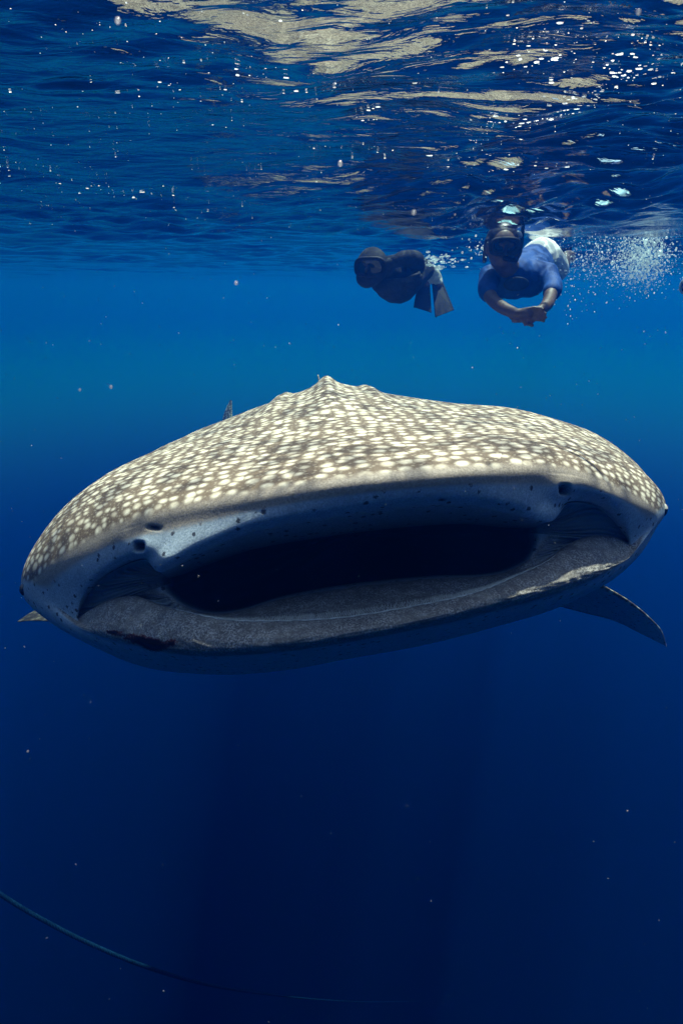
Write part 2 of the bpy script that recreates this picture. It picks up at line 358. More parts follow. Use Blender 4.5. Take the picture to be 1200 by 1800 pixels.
gro = ctop * np.exp(-((r_ - 6.06) / 0.13) ** 2) + 0.6 * cbot * np.exp(-((r_ - 5.85) / 0.14) ** 2)
Vv += camf[None] * (0.020 * gro)[:, None]; gro_shade = np.clip(gro, 0, 1)

V_all = [Vv]; F_all = [grid_faces(len(RS), len(CS), True)]
at_lat = [lat.ravel()]; at_lon = [lon.ravel()]; A = {'dorsal': [dorsal], 'lowlip': [lowlip], 'inner': [mouth_shade], 'darken': [np.clip(darken, 0, 1)], 'wound': [wound], 'memb': [np.clip(memb, 0, 1)], 'groove': [gro_shade]}
def add_blade(lead, trail, thick, ns=44, nch=22, dor=lambda up, s, c: up, spotoff=0.0):
    """a fin between two curves with a rounded leading edge"""
    lead = np.array(lead); trail = np.array(trail)
    s = np.linspace(0, len(lead) - 1, ns); Lc = cr(lead, s, False); Tc = cr(trail, s, False)
    base = sum(len(q) for q in V_all)
    nrm = np.cross(lead[len(lead) // 2] - lead[0], trail[len(trail) // 2] - lead[len(lead) // 2]); nrm /= np.linalg.norm(nrm)
    if nrm[2] < 0: nrm = -nrm
    P = []; UPm = []; SV = []; CV = []
    cyc = np.concatenate([np.linspace(0, 1, nch) ** 1.5, (np.linspace(1, 0, nch) ** 1.5)[1:-1]])
    upf = np.concatenate([np.ones(nch), -np.ones(nch - 2)])
    for i in range(ns):
        q = i / (ns - 1)
        t_ = thick * (1 - 0.8 * q) * (2.6 * (np.sqrt(cyc + 1e-9) * 0.5 - 0.5 * cyc) * 1.6 + 0.0)
        P.append(Lc[i] + (Tc[i] - Lc[i]) * cyc[:, None] + nrm * (t_ * upf)[:, None])
        UPm.append(upf); SV.append(np.full(len(cyc), q)); CV.append(cyc)
    P = np.array(P); m = P.shape[1]; V_all.append(P.reshape(-1, 3)); F_all.append(grid_faces(ns, m, True) + base)
    UPm = np.array(UPm).ravel(); SV = np.array(SV).ravel(); CV = np.array(CV).ravel()
    at_lat.append(P.reshape(-1, 3)[:, 0] + spotoff); at_lon.append(P.reshape(-1, 3)[:, 1] + P.reshape(-1, 3)[:, 2] + 0.0)
    A['dorsal'].append(dor((UPm + 1) / 2, SV, CV))
    for k in ('lowlip', 'inner', 'darken', 'wound', 'memb', 'groove'): A[k].append(np.full(len(SV), 0.88 if (k == 'darken' and spotoff == 5.0) else 0.0))  # left fin painted darker to offset the sun on it
AT = lambda *p: np.array(at(*p))
# pectoral fins
add_blade([AT(930,975,1.95), AT(1010,1005,2.02), AT(1068,1034,2.1), AT(1112,1061,2.2), AT(1145,1089,2.3), AT(1163,1110,2.37), AT(1171,1136,2.42)],
          [AT(880,1040,2.6), AT(960,1060,2.58), AT(1024,1077,2.55), AT(1078,1091,2.5), AT(1122,1112,2.47), AT(1150,1126,2.45), AT(1171,1137,2.43)], 0.028,
          dor=lambda up, s, c: np.clip(up + sstep(0.10, 0.0, c), 0, 1) * 0.9, spotoff=3.0)
add_blade([AT(250,1085,2.1), AT(180,1092,2.15), AT(110,1093,2.2), AT(62,1091,2.3), AT(31,1093,2.36)],
          [AT(270,1040,2.7), AT(190,1050,2.65), AT(118,1062,2.6), AT(66,1071,2.5), AT(31,1092,2.38)], 0.024, spotoff=5.0)
BP = lambda x, y, z: np.array((x, y, z + CAM_Z + 0.32))
# tail: tall upper lobe and shorter lower lobe; back fin
add_blade([BP(-1.18, 6.3, -2.25), BP(-1.24, 6.45, -1.95), BP(-1.275, 6.60, -1.72), BP(-1.29, 6.72, -1.555)],
          [BP(-1.36, 6.50, -2.30), BP(-1.42, 6.60, -1.98), BP(-1.40, 6.68, -1.74), BP(-1.31, 6.72, -1.545)], 0.02, dor=lambda up, s, c: np.ones_like(up))
add_blade([BP(-1.18, 6.3, -2.32), BP(-1.24, 6.42, -2.5), BP(-1.28, 6.52, -2.7)],
          [BP(-1.30, 6.55, -2.28), BP(-1.31, 6.58, -2.5), BP(-1.29, 6.55, -2.72)], 0.02, dor=lambda up, s, c: np.ones_like(up))
add_blade([BP(-0.09, 3.75, -1.14), BP(-0.12, 3.95, -1.02), BP(-0.155, 4.10, -0.935), BP(-0.17, 4.18, -0.90)],
          [BP(-0.13, 4.3, -1.28), BP(-0.15, 4.28, -1.10), BP(-0.165, 4.24, -0.98), BP(-0.172, 4.20, -0.90)], 0.03, dor=lambda up, s, c: np.ones_like(up))
Vs = np.vstack(V_all); me = mesh_np('whale_shark', Vs, np.vstack(F_all))
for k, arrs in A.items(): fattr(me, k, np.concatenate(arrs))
fattr(me, 'lat', np.concatenate(at_lat)); fattr(me, 'lon', np.concatenate(at_lon))
bmn = bmesh.new(); bmn.from_mesh(me); bmesh.ops.recalc_face_normals(bmn, faces=bmn.faces); bmn.to_mesh(me); bmn.free()

t = NT('whale_shark_skin')
pos = t.n('ShaderNodeTexCoord').outputs['Object']
sk = t.n('ShaderNodeCombineXYZ', {0: t.attr('lat'), 1: t.attr('lon'), 2: 0.0}).outputs[0]
wob = t.n('ShaderNodeTexNoise', {'Vector': sk, 'Scale': 9.0, 'Detail': 2.0}).outputs['Color']
wobv = t.n('ShaderNodeVectorMath', {0: wob, 3: 0.018}, operation='SCALE').outputs[0]
sk2 = t.n('ShaderNodeVectorMath', {0: sk, 1: wobv}, operation='ADD').outputs[0]
vor = t.n('ShaderNodeTexVoronoi', {'Vector': sk2, 'Scale': 26.5, 'Randomness': 0.62}, feature='F1', voronoi_dimensions='2D')
vd = vor.outputs['Distance']; vc = t.n('ShaderNodeSeparateColor', {0: vor.outputs['Color']})
szv = t.math('MULTIPLY_ADD', vc.outputs[0], 0.18, 0.225)
szv = t.math('ADD', szv, t.math('MULTIPLY_ADD', t.noise(pos, 5.0, 3, 0.6), 0.36, -0.15))
spot = t.ss(t.math('SUBTRACT', vd, szv), -0.24, 0.14, 1.0, 0.0)
vs2 = t.n('ShaderNodeTexVoronoi', {'Vector': sk2, 'Scale': 58.0, 'Randomness': 0.9}, feature='F1', voronoi_dimensions='2D').outputs['Distance']
spot = t.math('MAXIMUM', spot, t.ss(vs2, 0.10, 0.30, 0.30, 0.0))
fine = t.noise(pos, 260.0, 3, 0.6); med = t.noise(pos, 40.0, 4, 0.6); big = t.noise(pos, 6.0, 3, 0.5)
dor = t.attr('dorsal')
brim = t.ss(t.math('ADD', t.attr('lon'), t.math('MULTIPLY', med, 0.03)), 0.030, 0.062)     # plain band along the snout edge, its brown lightened against the shade
spot = t.math('MULTIPLY', spot, brim)
spot = t.math('MULTIPLY', spot, t.ss(med, 0.25, 0.6, 0.78, 1.0))
brown = t.mix(t.ss(big, 0.3, 0.7), (0.095, 0.066, 0.044), (0.150, 0.108, 0.072))
brown = t.mix(t.ss(fine, 0.35, 0.7), brown, (0.19, 0.142, 0.10))
brown = t.mix(brim, t.mix(t.ss(fine, 0.3, 0.7), (0.24, 0.20, 0.16), (0.42, 0.35, 0.28)), brown)  # band colour raised to lift the shade on the snout front
cream = t.mix(t.ss(med, 0.3, 0.7), (0.56, 0.47, 0.345), (0.77, 0.685, 0.53))
back = t.mix(spot, brown, cream)
# pale face with freckles
frk = t.n('ShaderNodeTexVoronoi', {'Vector': pos, 'Scale': 62.0, 'Randomness': 1.0}, feature='F1')
frs = t.n('ShaderNodeSeparateColor', {0: frk.outputs['Color']}).outputs[0]
frd = t.math('ADD', frk.outputs['Distance'], t.math('MULTIPLY_ADD', fine, 0.5, -0.25))
freckle = t.math('MULTIPLY', t.ss(frd, 0.22, 0.40, 1.0, 0.0), t.math('GREATER_THAN', frs, 0.74))
pale = t.mix(t.ss(fine, 0.3, 0.75), (0.27, 0.33, 0.38), (0.52, 0.60, 0.66))  # blue water light tinted into the white underside colour
pale = t.mix(t.ss(med, 0.35, 0.75, 0.0, 0.5), pale, (0.24, 0.29, 0.33))
pale = t.mix(t.math('MULTIPLY', freckle, 0.9), pale, (0.03, 0.03, 0.035))
edge = t.math('ADD', dor, t.math('MULTIPLY_ADD', fine, 0.7, -0.35))
edge = t.math('MULTIPLY', t.ss(edge, 0.28, 0.80), t.ss(dor, 0.0, 0.2))
c = t.mix(edge, pale, back)
lipc = t.mix(t.ss(fine, 0.40, 0.64), (0.11, 0.10, 0.092), (0.50, 0.46, 0.42))
lipc = t.mix(t.ss(t.noise(pos, 15.0, 5, 0.65), 0.40, 0.66, 0.0, 0.45), lipc, (0.42, 0.37, 0.31))
lipc = t.mix(t.ss(t.noise(pos, 23.0, 5, 0.7, 0.5), 0.50, 0.72, 0.0, 0.5), lipc, (0.075, 0.07, 0.068))
lipc = t.mix(t.ss(med, 0.35, 0.7, 0.0, 0.7), lipc, (0.14, 0.12, 0.105))
le = t.math('ADD', t.attr('lowlip'), t.math('MULTIPLY_ADD', fine, 0.8, -0.4))
c = t.mix(t.math('MULTIPLY', t.ss(le, 0.3, 0.7), t.ss(t.attr('lowlip'), 0.0, 0.15)), c, lipc)
c = t.mix(t.math('MULTIPLY', t.attr('memb'), 0.8), c, (0.26, 0.31, 0.35))
c = t.mix(t.attr('inner'), c, (0.035, 0.035, 0.038))  # shade of the open mouth painted into its lining and palate
c = t.mix(t.math('MULTIPLY', t.attr('groove'), 0.75), c, (0.05, 0.055, 0.06))  # crease shade painted into the colour along the cut grooves
c = t.mix(t.attr('darken'), c, (0.012, 0.012, 0.014))
wn = t.math('ADD', t.attr('wound'), t.math('MULTIPLY_ADD', t.noise(pos, 150.0, 6, 0.75), 1.9, -0.95))
c = t.mix(t.ss(wn, 0.30, 0.45), c, (0.13, 0.035, 0.024))
c = t.mix(t.ss(wn, 0.48, 0.66), c, (0.022, 0.008, 0.006))
bh = t.math('ADD', t.math('MULTIPLY', fine, 0.35), t.math('MULTIPLY', med, 0.5))
bp = t.n('ShaderNodeBump', {'Height': bh, 'Strength': 0.35, 'Distance': 0.004}).outputs[0]
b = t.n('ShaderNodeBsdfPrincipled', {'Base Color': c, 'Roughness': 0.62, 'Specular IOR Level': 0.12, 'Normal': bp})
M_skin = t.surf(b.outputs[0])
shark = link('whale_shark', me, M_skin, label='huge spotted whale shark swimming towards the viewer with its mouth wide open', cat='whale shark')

# eyes
M_eye = simple('shark_eye', (0.012, 0.012, 0.014), 0.15, 0.5, 0.2, 60)
M_lid = simple('shark_eyelid', (0.45, 0.42, 0.36), 0.5, 0.2, 0.3, 80)
for (uu, vv, dd, sg) in ((43, 1036, 1.555, -1), (1164, 897, 1.555, 1)):
    bm = bmesh.new(); bmesh.ops.create_uvsphere(bm, u_segments=24, v_segments=16, radius=0.0155)
    bmesh.ops.scale(bm, vec=(0.75, 1.0, 1.15), verts=bm.verts)
    bmesh.ops.translate(bm, vec=at(uu, vv, dd), verts=bm.verts)
    me = bpy.data.meshes.new('eye'); bm.to_mesh(me); bm.free()
    ey = link('eye', me, M_eye, parent=shark, label='small dark eye, %s edge of the broad head' % ('left' if sg < 0 else 'right'))
    if sg < 0: continue
    bm = bmesh.new(); bmesh.ops.create_uvsphere(bm, u_segments=20, v_segments=12, radius=0.0168)
    bmesh.ops.delete(bm, geom=[q for q in bm.verts if q.co.z < 0.006], context='VERTS')
    bmesh.ops.scale(bm, vec=(0.75, 1.05, 1.15), verts=bm.verts)
    bmesh.ops.translate(bm, vec=at(uu, vv, dd), verts=bm.verts)
    me = bpy.data.meshes.new('eyelid'); bm.to_mesh(me); bm.free()
    link('eyelid', me, M_lid, parent=ey)
# band of tiny teeth behind the lower lip, and the thin pale rim in front of it
M_teeth = simple('teeth', (0.50, 0.48, 0.43), 0.5, 0.3, 0.3, 120)
tv, tf = [], []
cs_t = np.linspace(20.3, 26.6, 230)
for row, rrw in enumerate((5.72, 5.56, 5.40, 5.25)):
    Gt = surf_grid(cs_t + 0.014 * (row % 2), np.array([rrw]))[0]
    mid = 1 - np.abs(np.linspace(-1, 1, len(cs_t))) ** 2.5
    for i in range(1, len(cs_t) - 1):
        if random.random() < 0.12: continue
        p = Gt[i]; sd = Gt[i + 1] - Gt[i - 1]; sd /= np.linalg.norm(sd) + 1e-9
        h = (0.0042 * random.uniform(0.6, 1.2)) * (0.25 + 0.75 * mid[i]); wd = 0.0012
        up = np.array([0, 0.35, 0.94]); bk = np.array([0, 1.0, 0.1]); b0 = len(tv)
        tv += [p - sd * wd, p + sd * wd, p + bk * 0.0022, p + up * h + bk * h * 0.9]
        tf += [(b0, b0 + 1, b0 + 3), (b0 + 1, b0 + 2, b0 + 3), (b0 + 2, b0, b0 + 3)]
me = mesh_np('tooth_band', tv, tf)
link('tooth_band', me, M_teeth, parent=shark, label='band of tiny teeth inside the lower lip', kind='stuff', smooth=False)
def tube(path, rad, nseg=8):
    path = np.array(path); n = len(path); rad = np.broadcast_to(rad, (n,))
    tg = np.gradient(path, axis=0); tg /= np.linalg.norm(tg, axis=1)[:, None] + 1e-12
    up = np.array([0.13, 0.21, 0.97]); a = np.cross(tg, up); a /= np.linalg.norm(a, axis=1)[:, None]; b_ = np.cross(tg, a)
    ang = np.arange(nseg) * 2 * math.pi / nseg
    P = path[:, None] + rad[:, None, None] * (a[:, None] * np.cos(ang)[None, :, None] + b_[:, None] * np.sin(ang)[None, :, None])
    Vt = P.reshape(-1, 3); Ft = grid_faces(n, nseg, True)
    return Vt, Ft
cs_r = np.linspace(19.6, 27.6, 160); Gr = surf_grid(cs_r, np.array([5.86]))[0]
Gr[:, 2] += 0.0012 + 0.0006 * np.sin(cs_r * 23)
tvv, tff = tube(Gr, 0.0016 * np.sin(np.linspace(0.05, math.pi - 0.05, 160)) ** 0.5, 6)
link('lip_rim', mesh_np('lip_rim', tvv, tff), simple('lip_rim', (0.55, 0.54, 0.5), 0.5, 0.3, 0.3, 90), parent=shark, label='thin pale rim along the lower lip')

# ------------------------------------------------------------------ swimmers
def evaluated(me, voxel, smooth_it, name):
    o = bpy.data.objects.new('tmp', me); COL.objects.link(o)
    m = o.modifiers.new('r', 'REMESH'); m.mode = 'VOXEL'; m.voxel_size = voxel
    if smooth_it:
        s = o.modifiers.new('s', 'SMOOTH'); s.factor = 0.5; s.iterations = smooth_it
    dg = bpy.context.evaluated_depsgraph_get(); ev = o.evaluated_get(dg)
    out = bpy.data.meshes.new_from_object(ev); bpy.data.objects.remove(o); out.name = name
    return out
class Blob:
    """tapered limbs and ellipsoids that grow into one continuous skin"""
    def __init__(s): s.v = []; s.f = []
    def limb(s, pts, nseg=14):
        # pts: list of (Vector, radius); sampled smoothly, with round ends
        P = np.array([tuple(p) for p, _ in pts]); rd = np.array([r for _, r in pts], dtype=float)
        tt = np.linspace(0, len(P) - 1, (len(P) - 1) * 8 + 1); Q = cr(P, tt, False); q = np.interp(tt, np.arange(len(P)), rd)
        t0 = Q[0] - Q[1]; t0 /= np.linalg.norm(t0); t1 = Q[-1] - Q[-2]; t1 /= np.linalg.norm(t1)
        cap = (0.0, 0.35, 0.65, 0.87, 0.97)
        pre = [(Q[0] + t0 * q[0] * math.sqrt(1 - k * k), q[0] * max(k, .02)) for k in cap]
        post = [(Q[-1] + t1 * q[-1] * math.sqrt(1 - k * k), q[-1] * max(k, .02)) for k in cap[::-1]]
        path = [p for p, _ in pre] + list(Q) + [p for p, _ in post]; rad = [r for _, r in pre] + list(q) + [r for _, r in post]
        Vt, Ft = tube(path, np.array(rad), nseg); b0 = len(s.v)
        s.v += [tuple(x) for x in Vt]; s.f += [tuple(int(i) + b0 for i in f) for f in Ft]
        n = nseg; m = len(path)
        s.f.append(tuple(b0 + i for i in range(n))[::-1]); s.f.append(tuple(b0 + (m - 1) * n + i for i in range(n)))
        return s
    def ball(s, c, rx, ry, rz, rot=None):
        bm = bmesh.new(); bmesh.ops.create_icosphere(bm, subdivisions=3, radius=1.0)
        M = Matrix.Translation(c) @ (rot.to_4x4() if rot else Matrix.Identity(4)) @ Matrix.Diagonal((rx, ry, rz, 1))
        bm.transform(M); b0 = len(s.v); bm.verts.ensure_lookup_table()
        s.v += [tuple(q.co) for q in bm.verts]; s.f += [tuple(q.index + b0 for q in f.verts) for f in bm.faces]; bm.free()
        return s
    def mesh(s, name, voxel=0.007, smooth=3):
        me = bpy.data.meshes.new(name); me.from_pydata(s.v, [], s.f); me.update()
        bm = bmesh.new(); bm.from_mesh(me); bmesh.ops.recalc_face_normals(bm, faces=bm.faces); bm.to_mesh(me); bm.free()
        return evaluated(me, voxel, smooth, name)
M_sk = simple('person_skin', (0.10, 0.062, 0.043), 0.5, 0.3, 0.15, 40)
M_hair = simple('wet_hair', (0.012, 0.009, 0.008), 0.4, 0.4, 0.4, 80)
M_blue = simple('blue_rash_shirt', (0.003, 0.05, 0.22), 0.7, 0.2, 0.15, 25)
M_print = simple('shirt_print', (0.01, 0.03, 0.06), 0.7, 0.2, 0.3, 60)
M_shorts = simple('white_shorts', (0.85, 0.85, 0.83), 0.8, 0.1, 0.08, 20)
M_black = simple('black_rubber', (0.010, 0.011, 0.013), 0.6, 0.12, 0.3, 60)
M_neo = simple('black_neoprene', (0.018, 0.022, 0.025), 0.8, 0.15, 0.4, 50)
M_navy = simple('navy_panel', (0.015, 0.04, 0.12), 0.8, 0.15, 0.3, 50)
M_sock = simple('pale_sock', (0.62, 0.62, 0.56), 0.8, 0.1, 0.15, 60)
t = NT('mask_glass'); b = t.n('ShaderNodeBsdfPrincipled', {'Base Color': (0.012, 0.016, 0.02, 1), 'Roughness': 0.06, 'Specular IOR Level': 0.6}); M_lens = t.surf(b.outputs[0])

def hand(B, wrist, mid, spread_dir, palm_n, grow=0.0, curl=0.5):
    """palm and five bent fingers, from the wrist towards mid"""
    f = (mid - wrist).normalized(); sd = spread_dir - f * spread_dir.dot(f); sd.normalize(); nn = f.cross(sd).normalized()
    if nn.dot(palm_n) < 0: nn = -nn
    B.limb([(wrist, grow + 0.026), (wrist + f * 0.03, grow + 0.028), (wrist + f * 0.06, grow + 0.024)])
    for k, (off, ln) in enumerate(((-0.030, 0.072), (-0.010, 0.082), (0.010, 0.078), (0.030, 0.060))):
        B.limb([(wrist + f * 0.03 + sd * off * 0.6, grow + 0.013), (wrist + f * 0.085 + sd * off, grow + 0.0095)], 10)
        p0 = wrist + f * 0.08 + sd * off
        p1 = p0 + f * ln * 0.45 + nn * ln * 0.15 * curl; p2 = p1 + f * ln * 0.30 + nn * ln * 0.35 * curl; p3 = p2 + f * ln * 0.12 + nn * ln * 0.30 * curl
        B.limb([(p0, grow + 0.0095), (p1, grow + 0.009), (p2, grow + 0.008), (p3, grow + 0.007)], 10)
    B.limb([(wrist + f * 0.02 - sd * 0.02, grow + 0.014), (wrist + f * 0.05 - sd * 0.05, grow + 0.011), (wrist + f * 0.085 - sd * 0.058 + nn * 0.01, grow + 0.0085)], 10)

def ribbon_disc(outline, thick_vec, name, mat, parent, label=None):
    """closed outline given real thickness, edges bevelled"""
    bm = bmesh.new(); n = len(outline)
    a = [bm.verts.new(p) for p in outline]; b_ = [bm.verts.new(Vector(p) + thick_vec) for p in outline]
    bm.faces.new(a); bm.faces.new(b_[::-1])
    for i in range(n): bm.faces.new((a[i], b_[i], b_[(i + 1) % n], a[(i + 1) % n]))
    bmesh.ops.recalc_face_normals(bm, faces=bm.faces)
    bmesh.ops.bevel(bm, geom=[e for e in bm.edges], offset=thick_vec.length * 0.3, segments=2, affect='EDGES')
    me = bpy.data.meshes.new(name); bm.to_mesh(me); bm.free()
    return link(name, me, mat, parent=parent, label=label, smooth=False)

# --- the swimmer in the blue shirt, floating face on
hd = at(882, 434, 3.18)
B = Blob()
B.ball(hd, 0.078, 0.095, 0.105).ball(hd + Vector((0.0, -0.030, -0.055)), 0.055, 0.06, 0.055)      # skull and jaw
B.ball(hd + Vector((-0.002, -0.098, -0.022)), 0.014, 0.020, 0.022)                                  # nose
B.ball(hd + Vector((-0.004, -0.086, -0.062)), 0.026, 0.012, 0.008)                                  # lips
for sx in (-1, 1):
    B.ball(hd + Vector((0.080 * sx, 0.0, -0.01)), 0.010, 0.02, 0.03)                                # ears
    B.ball(hd + Vector((0.030 * sx, -0.084, 0.008)), 0.016, 0.012, 0.012)                           # eyes
B.limb([(hd + Vector((0.0, 0.02, -0.06)), 0.055), (at(892, 470, 3.28), 0.062), (at(900, 482, 3.42), 0.08)])
shL, shR = at(860, 484, 3.36), at(962, 480, 3.36)
B.limb([(shL, 0.055), (at(905, 480, 3.40), 0.085), (shR, 0.055)])
B.limb([(at(903, 488, 3.38), 0.115), (at(912, 484, 3.55), 0.12), (at(930, 468, 3.80), 0.11), (at(948, 452, 4.02), 0.12)])
B.limb([(at(880, 492, 3.40), 0.10), (at(915, 470, 3.9), 0.09)]); B.limb([(at(930, 490, 3.40), 0.10), (at(948, 465, 3.9), 0.09)])
elL, elR = at(866, 527, 3.16), at(966, 522, 3.16)
wrL, wrR = at(908, 551, 2.98), at(950, 545, 2.99)
B.limb([(shL, 0.052), (at(856, 506, 3.26), 0.042), (elL, 0.035), (at(886, 542, 3.06), 0.033), (wrL, 0.026)])
B.limb([(shR, 0.052), (at(971, 502, 3.26), 0.042), (elR, 0.035), (at(961, 535, 3.07), 0.033), (wrR, 0.026)])
hand(B, wrL, at(935, 551, 2.95), Vector((0, -0.3, 1)), Vector((0, -1, 0)), curl=0.5)
hand(B, wrR, at(925, 552, 3.0), Vector((0, -0.3, 1)), Vector((0, 1, 0)), curl=0.5)
hipL, hipR = at(938, 452, 4.05), at(962, 452, 4.05)
knR, anR = at(980, 478, 4.35), at(996, 448, 4.70)
knL, anL = at(952, 448, 4.5), at(975, 440, 4.9)
B.limb([(hipR, 0.085), (at(974, 466, 4.2), 0.075), (knR, 0.058), (at(990, 462, 4.5), 0.052), (anR, 0.036)])
B.limb([(hipL, 0.085), (at(946, 449, 4.28), 0.075), (knL, 0.058), (at(964, 444, 4.7), 0.05), (anL, 0.036)])
B.limb([(anR, 0.036), (anR + Vector((0.05, 0.06, 0.0)), 0.038), (anR + Vector((0.09, 0.13, -0.02)), 0.03)]); B.limb([(anL, 0.036), (anL + Vector((0.04, 0.14, -0.03)), 0.032)])
p1 = link('person', B.mesh('person', 0.006, 3), M_sk, label='swimmer in a blue shirt and black mask facing the viewer with hands clasped', cat='person')
S = Blob()
S.limb([(shL, 0.062), (at(905, 480, 3.40), 0.094), (shR, 0.062)])
S.limb([(at(903, 488, 3.38), 0.124), (at(912, 484, 3.55), 0.13), (at(930, 468, 3.80), 0.12), (at(941, 458, 3.93), 0.12)])
S.limb([(at(880, 492, 3.40), 0.108), (at(913, 472, 3.86), 0.098)]); S.limb([(at(930, 490, 3.40), 0.108), (at(947, 466, 3.86), 0.098)])
S.limb([(shL, 0.060), (at(856, 506, 3.26), 0.054), (at(859, 515, 3.22), 0.052)]); S.limb([(shR, 0.060), (at(971, 502, 3.26), 0.054), (at(970, 512, 3.21), 0.052)])
S.limb([(at(893, 474, 3.30), 0.066), (at(900, 482, 3.42), 0.088)])
link('shirt', S.mesh('shirt', 0.008, 3), M_blue, parent=p1, label='blue short sleeved swim shirt')
S = Blob(); S.ball(at(907, 499, 3.262), 0.075, 0.016, 0.042, Matrix.Rotation(R(18), 3, 'X'))
link('shirt_print', S.mesh('shirt_print', 0.005, 2), M_print, parent=p1, label='dark print on the chest of the shirt')
S = Blob()
S.limb([(at(942, 457, 3.92), 0.124), (at(950, 452, 4.05), 0.132)])
S.limb([(hipR, 0.100), (at(974, 466, 4.2), 0.094), (at(979, 474, 4.30), 0.085)]); S.limb([(hipL, 0.100), (at(946, 449, 4.28), 0.092), (at(949, 448, 4.4), 0.082)])
link('shorts', S.mesh('shorts', 0.008, 3), M_shorts, parent=p1, label='bright white swim shorts')
S = Blob(); S.ball(hd + Vector((0.004, 0.027, 0.030)), 0.093, 0.100, 0.100)
S.limb([(hd + Vector((0.085, 0.0, 0.02)), 0.022), (hd + Vector((0.090, 0.02, -0.05)), 0.02), (hd + Vector((0.085, 0.05, -0.09)), 0.014)])
S.limb([(hd + Vector((-0.082, 0.0, 0.03)), 0.020), (hd + Vector((-0.085, 0.02, -0.02)), 0.016), (hd + Vector((-0.08, 0.05, -0.07)), 0.012)])
link('hair', S.mesh('hair', 0.006, 2), M_hair, parent=p1, label='dark wet hair')
def mask_frame(cpos, wdt, hgt, yaw, parent):
    rot = Matrix.Rotation(yaw, 3, 'Z'); out = []
    for k in range(40):
        a = 2 * math.pi * k / 40; ca, sa = math.cos(a), math.sin(a)
        out.append(Vector((math.copysign(abs(ca) ** 0.6, ca) * wdt, 0.014 * ca * ca, math.copysign(abs(sa) ** 0.6, sa) * hgt)))
    S = Blob(); pts = [cpos + rot @ q for q in out]
    S.limb([(p, 0.012) for p in pts[::2] + [pts[0], pts[2]]], 10)
    S.limb([(p + rot @ Vector((0, 0.03, 0)), 0.014) for p in pts[::2] + [pts[0], pts[2]]], 10)
    S.limb([(cpos + rot @ Vector((0, -0.004, -hgt)), 0.014), (cpos + rot @ Vector((0, -0.012, -hgt * 0.4)), 0.012), (cpos + rot @ Vector((0, -0.004, 0.0)), 0.008)], 10)
    m = link('diving_mask', S.mesh('diving_mask', 0.004, 1), M_black, parent=parent, label='black diving mask')
    ribbon_disc([cpos + rot @ (Vector((q.x * 0.97, 0.012 + q.y, q.z * 0.97))) for q in out], rot @ Vector((0, 0.008, 0)), 'lens', M_lens, m)
    return m
mk = mask_frame(hd + Vector((-0.006, -0.108, -0.002)), 0.070, 0.036, 0.0, p1)
S = Blob(); S.limb([(hd + Vector((-0.004, -0.098, -0.062)), 0.014), (hd + Vector((0.05, -0.085, -0.068)), 0.012), (hd + Vector((0.092, -0.04, -0.03)), 0.011), (hd + Vector((0.100, -0.02, 0.08)), 0.011), (hd + Vector((0.10, 0.0, 0.20)), 0.011), (hd + Vector((0.10, 0.02, 0.28)), 0.011)], 10)
link('snorkel', S.mesh('snorkel', 0.004, 1), M_black, parent=p1)
S = Blob(); S.ball(hd + Vector((0.083, -0.03, 0.062)), 0.012, 0.012, 0.022, Matrix.Rotation(R(-35), 3, 'Y'))
link('strap_clip', S.mesh('strap_clip', 0.003, 1), M_shorts, parent=p1)
def swim_fin(root_a, root_b, tip_a, tip_b, thick, parent, mat=M_black, label=None):
    n = 10; out = [root_a.lerp(tip_a, k / n) for k in range(n)] + [tip_a.lerp(tip_b, k / 4) for k in range(5)] + [root_b.lerp(tip_b, k / n) for k in range(n - 1, -1, -1)]
    f = ribbon_disc(out, thick, 'swim_fin', mat, parent, label)
    for (a, b_) in ((root_a, tip_a), (root_b, tip_b)):                     # stiff side rails
        Vt, Ft = tube([a.lerp(b_, k / 8) + thick * 0.5 for k in range(9)], np.linspace(0.011, 0.006, 9), 8)
        link('rail', mesh_np('rail', Vt, Ft), mat, parent=f)
    return f
swim_fin(at(985, 436, 4.75), at(1003, 434, 4.78), at(984, 456, 4.85), at(1000, 461, 4.85), Vector((0.004, 0.012, 0.0)), p1, label='dark swim fin behind the white shorts')
swim_fin(at(972, 440, 4.95), at(980, 438, 5.0), at(975, 446, 5.3), at(990, 444, 5.3), Vector((0.004, 0.0, 0.012)), p1)

# --- the swimmer in the dark wetsuit
D2 = 3.45
h2 = at(653, 470, D2)
B = Blob()
B.ball(h2, 0.085, 0.10, 0.105).ball(h2 + Vector((-0.03, -0.03, -0.05)), 0.058, 0.06, 0.055)
B.ball(h2 + Vector((-0.035, -0.098, -0.02)), 0.014, 0.02, 0.02)
B.limb([(h2 + Vector((0.02, 0.03, -0.04)), 0.06), (at(684, 478, 3.6), 0.075)])
B.limb([(at(668, 482, 3.60), 0.075), (at(690, 486, 3.66), 0.13), (at(722, 466, 3.72), 0.085)])
B.limb([(at(690, 492, 3.66), 0.12), (at(700, 494, 3.85), 0.135), (at(714, 486, 4.10), 0.12), (at(724, 480, 4.3), 0.12)])
